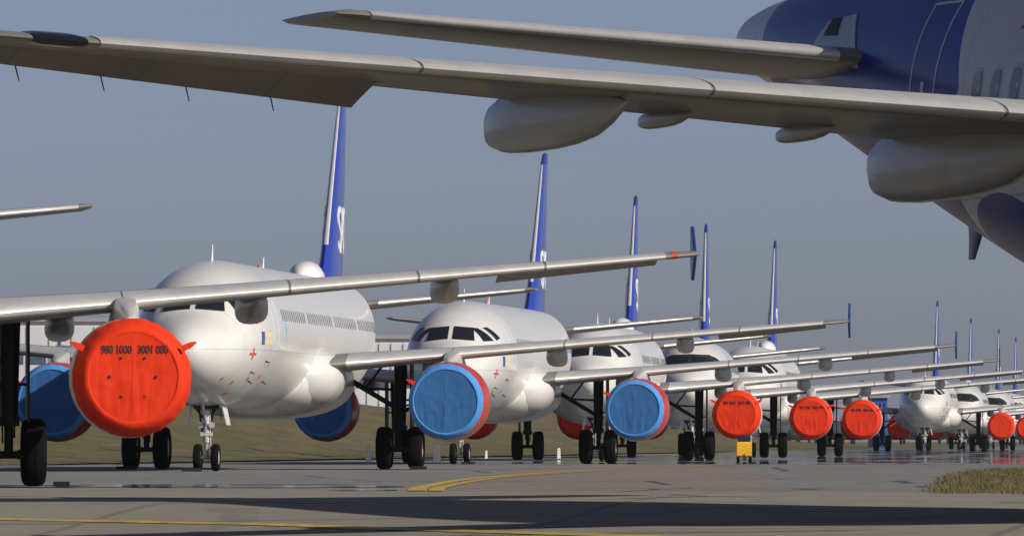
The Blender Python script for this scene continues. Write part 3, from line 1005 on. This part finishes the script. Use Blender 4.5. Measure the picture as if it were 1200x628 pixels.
def engine_cover(plane, side, kind, label, text=None, seed=1):
    """an inlet cover pulled over one engine: a thing of its own that sits on the engine"""
    th = plane.rotation_euler.z
    R = Matrix.Rotation(th, 4, 'Z')
    p = Vector(plane.location) + (R @ Vector((side * EX, EY - YG - .07, EZ)))
    root = bpy.data.objects.new('engine_cover', None)
    root.empty_display_size = .5
    root.location = p; root.rotation_euler = (0, 0, th)
    COL.objects.link(root)
    tag(root, label, 'engine cover', 'engine inlet covers')
    key = kind + str(seed)
    fm, rm = cached('cover' + key, lambda: mk_cover(kind, seed * 3.7))
    face = put('face', fm, root); put('rim', rm, root)
    if kind == 'red':
        for s in (1, -1): put('warning_tab', cached('tab%d' % s, lambda: mk_tab(s)), root)
    else:
        put('warning_tab', cached('tab-1', lambda: mk_tab(-1)), root)
    if text:
        for tx, x in text:
            def letters():
                me = text_mesh('cov' + tx, tx, .215, M['print'], .006, 0, .97, .007).copy()
                for v in me.vertices:
                    X_ = (v.co.x * .76 + x) * .925; Z_ = (v.co.y + .535) * .925
                    rr = sqrt(X_ * X_ + Z_ * Z_) / .925
                    fy = .024 - .010 * (rr / .855)**2 + wrinkle(atan2(X_, Z_), rr, seed * 3.7) * (1 - (rr / .855)**6)
                    v.co = (X_, fy + (-.009 if v.co.z > 0 else .004), Z_)
                me.update(); return me
            put('lettering', cached('covlet%s%d' % (tx, seed), letters), face)
        for x, z in () if seed != 1 else ((-.24, .34), (.22, .34), (-.46, -.02), (.44, -.02), (-.23, -.40), (.22, -.40)):
            put('grommet', cached('grom', lambda: B().lathe_y([(-.004, .008), (-.014, .012), (-.014, .024), (.03, .03)], (0, 0, 0), 12).mesh('grommet', M['print'], True, 40)), face, (x * .93, .016, z * .93 + .03))
    return root

# ------------------------------------------------------------------ ground
def sheet(name, pts, z, mat, sub=None):
    b = B(); b.add([(x, y, z) for x, y in pts], [tuple(range(len(pts)))])
    return structure(put(name, b.mesh(name, mat, False, None)))

def ground_mat(name, a, b_, c, patch_scale, rough=.85, cracks=True, mirage=None):
    n = N(name); g = n.n('NewGeometry').outputs['Position']
    f1 = n.noise(n.scale(g, .10, .022, 1), patch_scale, 5, .6)
    f2 = n.noise(n.scale(g, 1, .22, 1), 1.4, 6, .65)
    col = n.mix(n.ramp(f1, [(.35, (0, 0, 0)), (.65, (1, 1, 1))]), a, b_)
    col = n.mix(n.ramp(f2, [(.45, (0, 0, 0)), (.8, (1, 1, 1))]), col, c)
    if cracks:
        v = n.n('TexVoronoi', feature='DISTANCE_TO_EDGE', i_Scale=.12)
        wv = n.n('TexNoise', i_Scale=.4, i_Detail=3.0); n.l(g, wv.inputs['Vector'])
        mx = n.mix(.25, g, wv.outputs['Color'], 'ADD')
        n.l(n.scale(mx, 1, .35, 1), v.inputs['Vector'])
        cr = n.math('LESS_THAN', v.outputs['Distance'], .010)
        keep = n.math('GREATER_THAN', n.noise(g, .05, 2), .5)
        col = n.mix(n.math('MULTIPLY', n.math('MULTIPLY', cr, keep), .75), col, (.02, .02, .022))
    sx = n.n('SeparateXYZ'); n.l(g, sx.inputs[0])
    jx = n.math('LESS_THAN', n.math('ABSOLUTE', n.math('SUBTRACT', n.math('FRACT', n.math('DIVIDE', n.math('SUBTRACT', sx.outputs[0], n.math('MULTIPLY', sx.outputs[1], .09)), 6.0)), .5)), .011)
    jy = n.math('LESS_THAN', n.math('ABSOLUTE', n.math('SUBTRACT', n.math('FRACT', n.math('DIVIDE', sx.outputs[1], 7.5)), .5)), .030)
    col = n.mix(n.math('MULTIPLY', n.math('MAXIMUM', jx, jy), .38), col, (.05, .05, .05))
    # old rubber and oil stains
    st = n.noise(n.scale(g, .35, .05, 1), 1.0, 4, .6)
    col = n.mix(n.math('MULTIPLY', n.math('GREATER_THAN', st, .62), .22), col, (.05, .05, .052))
    n.set(color=col, rough=rough, spec=.25)
    if mirage is not None:
        # gloss imitating heat-mirage reflections: smooth where the noise is high
        w = n.noise(n.scale(g, .28, .035, 1), 1.0, 4, .55)
        k = n.ramp(w, [(mirage - .05, (0, 0, 0)), (mirage + .04, (1, 1, 1))])
        n.l(n.math('SUBTRACT', rough, n.math('MULTIPLY', k, rough - .025)), n.b.inputs['Roughness'])
        n.l(n.math('ADD', n.math('MULTIPLY', k, .25), .25), n.b.inputs['Specular IOR Level'])
    n.bump(f2, .15, .01)
    return n.m

GRASSY = (.085, .078, .035)
n = N('grass_field'); g = n.n('NewGeometry').outputs['Position']
f1 = n.noise(n.scale(g, .05, .012, .6), 1, 5, .6); f2 = n.noise(n.scale(g, .5, .1, 2.5), 1, 6, .7)
col = n.mix(n.ramp(f1, [(.35, (0, 0, 0)), (.66, (1, 1, 1))]), (.115, .107, .052), (.15, .124, .078))
col = n.mix(n.ramp(f2, [(.4, (0, 0, 0)), (.75, (1, 1, 1))]), col, (.068, .066, .034))
n.set(color=col, rough=.95, spec=.1); n.bump(f2, .6, .3); M['field'] = n.m
M['asphalt'] = ground_mat('asphalt_near', (.24, .218, .170), (.205, .19, .155), (.18, .168, .144), .8)
M['grey'] = ground_mat('apron_grey', (.182, .184, .176), (.16, .163, .158), (.2, .195, .18), .9)
M['pink'] = ground_mat('apron_pinkish', (.218, .178, .157), (.194, .167, .152), (.17, .155, .144), .9)
M['mirage'] = ground_mat('mirage_gloss', (.16, .164, .168), (.175, .17, .165), (.13, .133, .136), .9, .8, False, .41)
n = N('yellow_marking'); g = n.n('NewGeometry').outputs['Position']
f = n.noise(n.scale(g, 1, .2, 1), 2.2, 5, .7)
n.set(color=n.mix(n.ramp(f, [(.38, (0, 0, 0)), (.62, (1, 1, 1))]), (.52, .36, .035), (.30, .22, .06)), rough=.7); M['yellow'] = n.m

sheet('ground', [(-9000, -300), (9000, -300), (9000, 14000), (-9000, 14000)], -.40, M['field'])
sheet('apron', [(-140, 150), (160, 150), (160, 152), (142, 300), (150, 1300), (70, 1300), (20, 700), (-9, 375), (-16, 312), (-40, 290), (-140, 250)], -.004, M['grey'])
def taxiway():
    v = []; f = []; xs = [-140, -60, -30, -18, -12] + [-9 + .75 * k for k in range(25)] + [12, 30, 160]
    ys_ = [-60, 0, 40, 60, 75, 85, 92, 97, 100] + [102 + 1.0 * k for k in range(49)] + [150.3]
    for y in ys_:
        for x in xs: v.append((x, y, dip(x, y)))
    for j in range(len(ys_) - 1):
        for i in range(len(xs) - 1):
            a = j * len(xs) + i
            f.append((a, a + 1, a + len(xs) + 1, a + len(xs)))
    b = B(); b.add(v, f)
    return structure(put('taxiway', b.mesh('taxiway', M['asphalt'], True, None)))
taxiway()
# a pinkish concrete field and an added glossy sheet imitating a heat mirage further out
pk = [gz(*p) for p in ((520, 581), (930, 581), (905, 560), (870, 545.5), (640, 545.5), (560, 556))]
sheet('concrete_field', pk, .0, M['pink'])
wt = [gz(*p) for p in ((560, 543.2), (1260, 543.8), (1290, 527.0), (900, 527.0), (690, 537.0))]
sheet('mirage_sheet', wt, .0, M['mirage'])
n = N('water_film'); g = n.n('NewGeometry').outputs['Position']
n.set(color=(.03, .032, .035), rough=n.math('MULTIPLY', n.noise(n.scale(g, .8, .1, 1), 1, 3), .12), spec=.6); M['film'] = n.m
def blob(name, x0, x1, y0, y1, mat, z, wob=.3, k=26, seed=0):
    pts = []
    for i in range(k):
        a = 2 * pi * i / k
        r = 1 + wob * noise.noise(Vector((cos(a) * 1.7, sin(a) * 1.7, seed)))
        px = (x0 + x1) / 2 + (x1 - x0) / 2 * cos(a) * r
        py = (y0 + y1) / 2 + (y1 - y0) / 2 * sin(a) * r
        pts.append(gz(px, py))
    return sheet(name, pts, z, mat)
blob('puddle', 60, 300, 567.3, 571.0, M['film'], .004, .3, 40, 3)
blob('puddle', 210, 470, 568.6, 571.2, M['film'], .006, .35, 40, 5)
blob('puddle', 380, 470, 573.2, 574.8, M['film'], .004, .3, 30, 8)

def line(name, pix, width, z, mat):
    P = [Vector((*gz(*p), z)) for p in pix]
    # smooth the corner points
    Q = []
    for i in range(len(P) - 1):
        p0 = P[max(i - 1, 0)]; p1 = P[i]; p2 = P[i + 1]; p3 = P[min(i + 2, len(P) - 1)]
        for k in range(10):
            t = k / 10
            Q.append(.5 * ((2 * p1) + (p2 - p0) * t + (2*p0 - 5*p1 + 4*p2 - p3) * t*t + (3*p1 - p0 - 3*p2 + p3) * t**3))
    Q.append(P[-1])
    v = []; f = []
    for i, p in enumerate(Q):
        d = (Q[min(i + 1, len(Q) - 1)] - Q[max(i - 1, 0)]).normalized()
        s = Vector((-d.y, d.x, 0)) * width / 2
        v += [p - s, p + s]
    for i in range(len(Q) - 1): f.append((2*i, 2*i + 1, 2*i + 3, 2*i + 2))
    b = B(); b.add([(p.x, p.y, z + dip(p.x, p.y)) for p in v], f)
    return structure(put(name, b.mesh(name, mat, False, None)))
line('yellow_line', [(488, 575), (500, 569.5), (560, 560), (680, 551.2), (800, 546.2), (860, 543.5)], .32, .008, M['yellow'])
line('yellow_line', [(-60, 607.8), (0, 608.2), (200, 612.2), (400, 617.8), (620, 624.5), (900, 633)], .5, .008, M['yellow'])
line('yellow_line', [(511, 575.5), (524, 569.5), (590, 559.2), (700, 551.4)], .26, .012, M['yellow'])

# grass bank on the left behind the apron
def bank():
    v = []; f = []; nx, ny = 120, 60
    for j in range(ny + 1):
        Y = 300 + 900 * (j / ny)**1.5
        for i in range(nx + 1):
            edge = -16 + .09 * (Y - 312)
            if Y < 312: edge = -16 - 2.0 * (312 - Y)
            X = edge - 2 - 330 * (i / nx)**1.7
            d = edge - 2 - X
            e = min(1, max(0, (d - 2) / 30)); e = e * e * (3 - 2 * e)
            z = (3.7 + .9 * noise.noise(Vector((X * .02, Y * .01, 1))) + .25 * noise.noise(Vector((X * .15, Y * .05, 4)))) * e
            z += .10 * noise.noise(Vector((X * .6, Y * .2, 2))) * min(1, d)
            if Y > 900: z *= max(0, 1 - (Y - 900) / 300)
            v.append((X, Y, z))
    for j in range(ny):
        for i in range(nx):
            a = j * (nx + 1) + i
            f.append((a, a + nx + 1, a + nx + 2, a + 1))
    b = B(); b.add(v, f)
    o = put('grass_bank', b.mesh('grass_bank', M['field'], True, None))
    return structure(o)
bank()

# ------------------------------------------------------------------ background: buildings, sheds, far shore, markers
M['wallwhite'] = paint('cladding_white', (.62, .63, .65), .6, .15, coat=0, scale=.3)
M['wallgrey'] = paint('cladding_grey', (.42, .44, .48), .6, .15, coat=0, scale=.3)
M['slatewin'] = paint('window_band', (.07, .10, .16), .25, .1, coat=0, scale=.3)
M['roof'] = paint('roof_grey', (.3, .31, .33), .7, .15, coat=0, scale=.3)
M['shedblue'] = paint('shed_blue', (.03, .09, .36), .5, .15, coat=0, scale=.5)
def building(label, px0, px1, ytop, Z, bays, wall, bands, depth=30):
    s = FPX / Z
    x0, x1 = (px0 - 600) / s, (px1 - 600) / s
    h = (HOR - ytop) / s + CAMH
    root = bpy.data.objects.new('hangar', None); root.location = ((x0 + x1) / 2, Z, 0); COL.objects.link(root)
    tag(root, label, 'building')
    W = (x1 - x0) / 2
    put('wall', B().box(-W, W, 0, depth, 0, h).mesh('wall', wall, False, None), root)
    put('roof', B().box(-W - .3, W + .3, -.4, depth + .3, h + .003, h + .45).mesh('roof', M['roof'], False, None), root)
    bw = 2 * W / bays
    for k in range(bays):
        xa = -W + bw * k
        put('cladding_panel', cached('clad%g%g' % (bw, h) + wall.name, lambda: B().box(.1, bw - .1, -.18, .05, .3, h - .5).mesh('cladding_panel', wall, False, None)), root, (xa, 0, 0))
        for za, zb in bands:
            wd = put('window', cached('win%g%g%g' % (bw, za, zb), lambda: B().box(.25, bw - .25, -.24, -.1, za, zb).mesh('window', M['slatewin'], False, None)), root, (xa, 0, 0))
    return root
building('white hangar at the far left behind the blue and red engine covers', -260, 136, 377, 960, 15, M['wallwhite'], [(9.0, 10.2), (5.2, 6.4)])
building('long pale terminal block seen between the two nearest noses', 330, 500, 397, 980, 12, M['wallwhite'], [(6.6, 7.6)])
building('low grey building behind the second airliner from the left', 505, 640, 420, 1050, 8, M['wallgrey'], [(4.5, 5.6)])
building('blue storage shed left of the small far nose', 1022, 1040, 466, 1020, 4, M['shedblue'], [(1.2, 1.7)], 12)

n = N('far_trees'); g = n.n('NewGeometry').outputs['Position']
n.set(color=n.mix(n.noise(n.scale(g, .03, .03, .1), 1, 5, .7), (.035, .045, .05), (.06, .07, .075)), rough=1.0, spec=0); M['far'] = n.m  # blue-grey of distance haze is mixed into the tree colour
def far_trees():
    """a far-off strip of wood that reads as one mass"""
    b = B(); rr = random.Random(3)
    for row, Y in enumerate((2400, 2440)):
        x = -420
        while x < 560:
            h = 5.5 + 4.5 * abs(noise.noise(Vector((x * .013, row * 7.1, 0)))) + rr.uniform(-.8, 1.2)
            r = rr.uniform(3.0, 6.0)
            b.rod((x, Y, -.1), (x, Y, h * .5), .4, .3, 5)
            rings = []
            for t, q in ((.18, .55), (.35, .95), (.55, 1.0), (.75, .8), (.92, .45), (1.0, .08)):
                rings.append([Vector((x + r * q * cos(2*pi*k/7) * rr.uniform(.75, 1.2), Y + r * q * sin(2*pi*k/7), h * t * rr.uniform(.93, 1.05))) for k in range(7)])
            b.loft(rings, True)
            x += rr.uniform(2.5, 5.5)
    o = put('far_wood', b.mesh('far_wood', M['far'], True, 60))
    o['kind'] = 'stuff'
    tag(o, 'hazy dark strip of trees along the horizon', 'trees')
far_trees()

def marker(px, py, w, h, label):
    x, Z = gz(px, py)
    s = FPX / Z
    root = bpy.data.objects.new('marker_post', None); root.location = (x, Z, 0); COL.objects.link(root)
    tag(root, label, 'marker post', 'white marker posts at the grass edge')
    a, c = w / s / 2, h / s
    r = []
    for z, q in ((0, 1.15), (.04, 1.15), (.05, 1), (c * .92, .85), (c, .6)):
        r.append([Vector((a * q * sx, .05 * q * sy, z)) for sx, sy in ((-1, -1), (1, -1), (1, 1), (-1, 1))])
    put('post', B().loft(r, True).mesh('post', M['white'], False, None), root)
    put('cap', B().box(-a * .66, a * .66, -.035, .035, c + .002, c + .02).mesh('cap', M['white'], False, None), root)
marker(87, 528, 3, 12, 'white marker post below the blue cover at the far left')
marker(266, 532, 3, 10, 'small white marker post just right of the nose wheels of the big nose')
marker(318.5, 533, 4, 11, 'white marker post midway between nose wheels and blue cover')
marker(432, 541, 6, 20, 'wide white marker left of the twin main wheels in the middle')
marker(512, 541, 9, 19, 'broad white marker left of the middle nose wheels')
marker(545, 540, 4, 16, 'white marker just right of the middle nose wheels')
marker(570, 537, 3, 9, 'thin white marker post right of the red-rimmed blue cover')
marker(655, 537, 4, 12, 'white marker post under the dark red cover behind')

# ------------------------------------------------------------------ airliners
P = []
spec = [
 ('nearest white airliner of the left row, only its wing and engine in view', (-13.18, 167.0), -5.6, (0, 0), False, True, False),
 ('white airliner with the biggest nose in view, blue engine covers', (-7.10, 266.5), 4.77, (4.27, 2.67), True, True, False),
 ('white airliner with the second nose from the left, red engines with blue covers', (-.55, 335.1), 6.0, (0, 0), True, False, False),
 ('white airliner with the third nose from the left, between two dark-braced gears', (4.48, 396.4), 4.05, (0, 0), False, True, False),
 ('white airliner with a dark visor across its windscreen, fourth nose from the left', (9.33, 449.9), 2.6, (0, 0), False, False, True),
 ('white airliner behind the wing stack, fifth nose from the left', (13.55, 488.5), 4.3, (0, 0), False, True, False),
 ('small far airliner facing us with a shiny whole nose, right of the red covers', (33.0, 707), 4.6, (0, 0), False, False, False),
 ('far airliner with a dark visor, second nose from the right edge', (41.0, 810), 4.6, (0, 0), False, True, True),
 ('far airliner with a dark visor and the last nose but one, near the right edge', (47.8, 888), 4.6, (0, 0), False, False, True),
 ('farthest airliner, only its thin fin clear at the right edge', (53.8, 964), 4.6, (0, 0), False, False, False),
]
for lab, pos, th, st, red, dome, mask in spec:
    P.append(airliner(lab, pos, th, st, red, dome, mask, False, 3 if not P else 2))
TXT = [('980 1000', -.33), ('3001 000', .38)]
engine_cover(P[0], 1, 'red', 'big bright red engine cover with black numbers, nearest of all', TXT, 1)
engine_cover(P[0], -1, 'red', 'red engine cover on the nearest left-row airliner, out of view', None, 2)
engine_cover(P[1], 1, 'blue', 'largest sunlit blue engine cover, on a red engine in the middle', None, 3)
engine_cover(P[1], -1, 'blue', 'half shaded blue engine cover behind the big red one at far left', None, 4)
engine_cover(P[2], 1, 'blue', 'second sunlit blue engine cover, right of the middle', None, 5)
engine_cover(P[2], -1, 'blue', 'dark blue engine cover in shade under the big fuselage', None, 6)
engine_cover(P[3], 1, 'red', 'red engine cover above the small yellow box', TXT, 7)
engine_cover(P[3], -1, 'red', 'dark red shaded engine cover behind the middle red and blue engine', None, 8)
engine_cover(P[4], 1, 'red', 'second red engine cover right of the yellow box', TXT, 9)
engine_cover(P[4], -1, 'red', 'shaded red engine cover peeping out left of the second sunlit blue one', None, 10)
engine_cover(P[5], 1, 'red', 'third red engine cover right of the yellow box, left of the shiny far nose', TXT, 11)
engine_cover(P[5], -1, 'red', 'red engine cover hidden behind the middle landing gears', None, 2)
engine_cover(P[6], 1, 'red', 'small far red engine cover near the right edge', None, 7)
engine_cover(P[6], -1, 'red', 'dark red far engine cover low behind the third red one', None, 8)
engine_cover(P[7], 1, 'red', 'small red engine cover cut by the right edge', None, 9)
engine_cover(P[7], -1, 'red', 'dark red far engine cover just left of the shiny far nose', None, 10)
engine_cover(P[8], -1, 'red', 'dark red far engine cover under the shiny far nose', None, 2)
engine_cover(P[9], -1, 'red', 'farthest dark red engine cover, right of the shiny far nose', None, 4)

F = airliner('near airliner with dark blue tail filling the upper right corner', (10.35, 101.9), -22.0, (0, -3.7), False, False, False, True, 2, 1.19, 0)

# ------------------------------------------------------------------ yellow ground unit under the engine
M['yellowpaint'] = paint('unit_yellow', (.75, .42, .02), .45, .2, coat=.1)
x, Z = gz(872, 541)
g = bpy.data.objects.new('ground_unit', None); g.location = (x, Z, 0); COL.objects.link(g)
tag(g, 'small yellow ground power unit under a red engine cover', 'ground unit')
b = B()
r = []
for z, q in ((.22, .92), (.26, 1), (.72, 1), (.80, .93)):
    r.append([Vector((.30 * q * sx, .45 * q * sy, z)) for sx, sy in ((-1, -1), (1, -1), (1, 1), (-1, 1))])
put('body', b.loft(r, True).mesh('body', M['yellowpaint'], False, None), g)
put('hood', B().box(-.24, .24, -.4, .4, .803, 1.05).mesh('hood', M['gear'], False, None), g)
for sx in (-1, 1):
    for sy in (-1, 1):
        put('wheel', cached('guw', lambda: B().lathe_x([(-.05, .05), (-.05, .14), (.05, .14), (.05, .05)], (0, 0, 0), 16).mesh('wheel', M['tyre'], True, 40)), g, (sx * .24, sy * .3, .14))
put('tow_bar', B().rod((0, -.44, .3), (0, -1.1, .12), .025).mesh('tow_bar', M['gear'], True, 40), g)

# ------------------------------------------------------------------ grass island on the right
def grass_island():
    edge = [gz(*p) for p in ((1104, 578.5), (1102, 572), (1110, 562), (1128, 555), (1160, 551.5), (1330, 550), (1330, 579.5))]
    b = B(); rr = random.Random(5)
    def inside(x, y):
        c = False; n_ = len(edge)
        for i in range(n_):
            x1, y1 = edge[i]; x2, y2 = edge[(i + 1) % n_]
            if (y1 > y) != (y2 > y) and x < (x2 - x1) * (y - y1) / (y2 - y1) + x1: c = not c
        return c
    base = sheet('grass_island', edge, .0, M['field'])
    xs = [p[0] for p in edge]; ys_ = [p[1] for p in edge]
    v = []; f = []; cnt = 0
    while cnt < 120000:
        x = rr.uniform(min(xs) - .8, min(max(xs), 15)); y = min(ys_) - 3 + (max(ys_) - min(ys_) + 6) * rr.random()**1.7
        if not inside(x + rr.gauss(0, .13), y + rr.gauss(0, .8)): continue
        cl = noise.noise(Vector((x * 1.1, y * .22, 3)))
        if cl < -.15 and rr.random() < .75: continue
        h = (.025 + .075 * rr.random()**2) * (1.15 + 1.3 * max(-.5, noise.noise(Vector((x * 1.7, y * .35, 0)))))
        a = rr.uniform(0, pi); w_ = .005 + .007 * rr.random()
        dx, dy = cos(a) * w_, sin(a) * w_
        lx, ly = rr.gauss(0, .04), rr.gauss(0, .04)
        k = len(v)
        v += [(x - dx, y - dy, 0), (x + dx, y + dy, 0), (x + lx, y + ly, h)]
        f.append((k, k + 1, k + 2)); cnt += 1
    me = bpy.data.meshes.new('grass'); me.from_pydata(v, [], f)
    n = N('grass_blades'); g = n.n('NewGeometry').outputs['Position']
    q = n.noise(n.scale(g, 1.2, .3, 1), 1, 4, .7)
    n.set(color=n.mix(n.ramp(q, [(.35, (0, 0, 0)), (.65, (1, 1, 1))]), (.085, .085, .035), (.155, .128, .066)), rough=.8, spec=.2)
    me.materials.append(n.m)
    o = put('grass', me); o['kind'] = 'stuff'
    tag(o, 'short dry grass on the island at the right edge', 'grass')
grass_island()

# ------------------------------------------------------------------ wheel chocks
def chock(x, y, label, w=.5):
    o = put('wheel_chock', cached('chock%g' % w, lambda: B().loft([[Vector((sx * w / 2, -.14, 0)), Vector((sx * w / 2, .14, 0)), Vector((sx * w / 2, .05, .09)), Vector((sx * w / 2, -.03, .09))] for sx in (-1, 1)], True).mesh('wheel_chock', M['gear'], False, None)), None, (x, y, .001))
    tag(o, label, 'wheel chock', 'black wheel chocks')
def at(plane, lx, ly):
    v = plane.matrix_world if False else Matrix.Translation(plane.location) @ Matrix.Rotation(plane.rotation_euler.z, 4, 'Z')
    p = v @ Vector((lx, ly, 0))
    return p.x, p.y
chock(*at(P[0], 4.75, -.66), 'black wheel chock beside the nearest big tyre at far left', .3)
chock(*at(P[1], -4.3, -.80), 'black wheel chock left of the wheels under the big red cover', .6)
chock(*at(P[1], -.35, 5.07 - YG - 4.27 - .55), 'black wheel chock at the nose wheels of the biggest nose', .55)
chock(*at(P[1], 4.4, -.75), 'black wheel chock in front of the middle twin wheels', .5)
chock(*at(P[2], .35, 5.07 - YG - .55), 'black wheel chock at the middle nose wheels', .5)

# ------------------------------------------------------------------ thin haze over the airfield
mh = bpy.data.materials.new('haze'); mh.use_nodes = True
nt = mh.node_tree; nt.nodes.clear()
ho = nt.nodes.new('ShaderNodeOutputMaterial'); hv = nt.nodes.new('ShaderNodeVolumePrincipled')
hv.inputs['Density'].default_value = .00004
hv.inputs['Color'].default_value = (.86, .90, .97, 1)
hv.inputs['Anisotropy'].default_value = .2
nt.links.new(hv.outputs[0], ho.inputs['Volume'])
haze = put('haze', B().box(-9500, 9500, -400, 14500, -1.6, 45).mesh('haze', mh, False, None))
haze['kind'] = 'stuff'
tag(haze, 'thin pale haze over the whole airfield', 'haze')
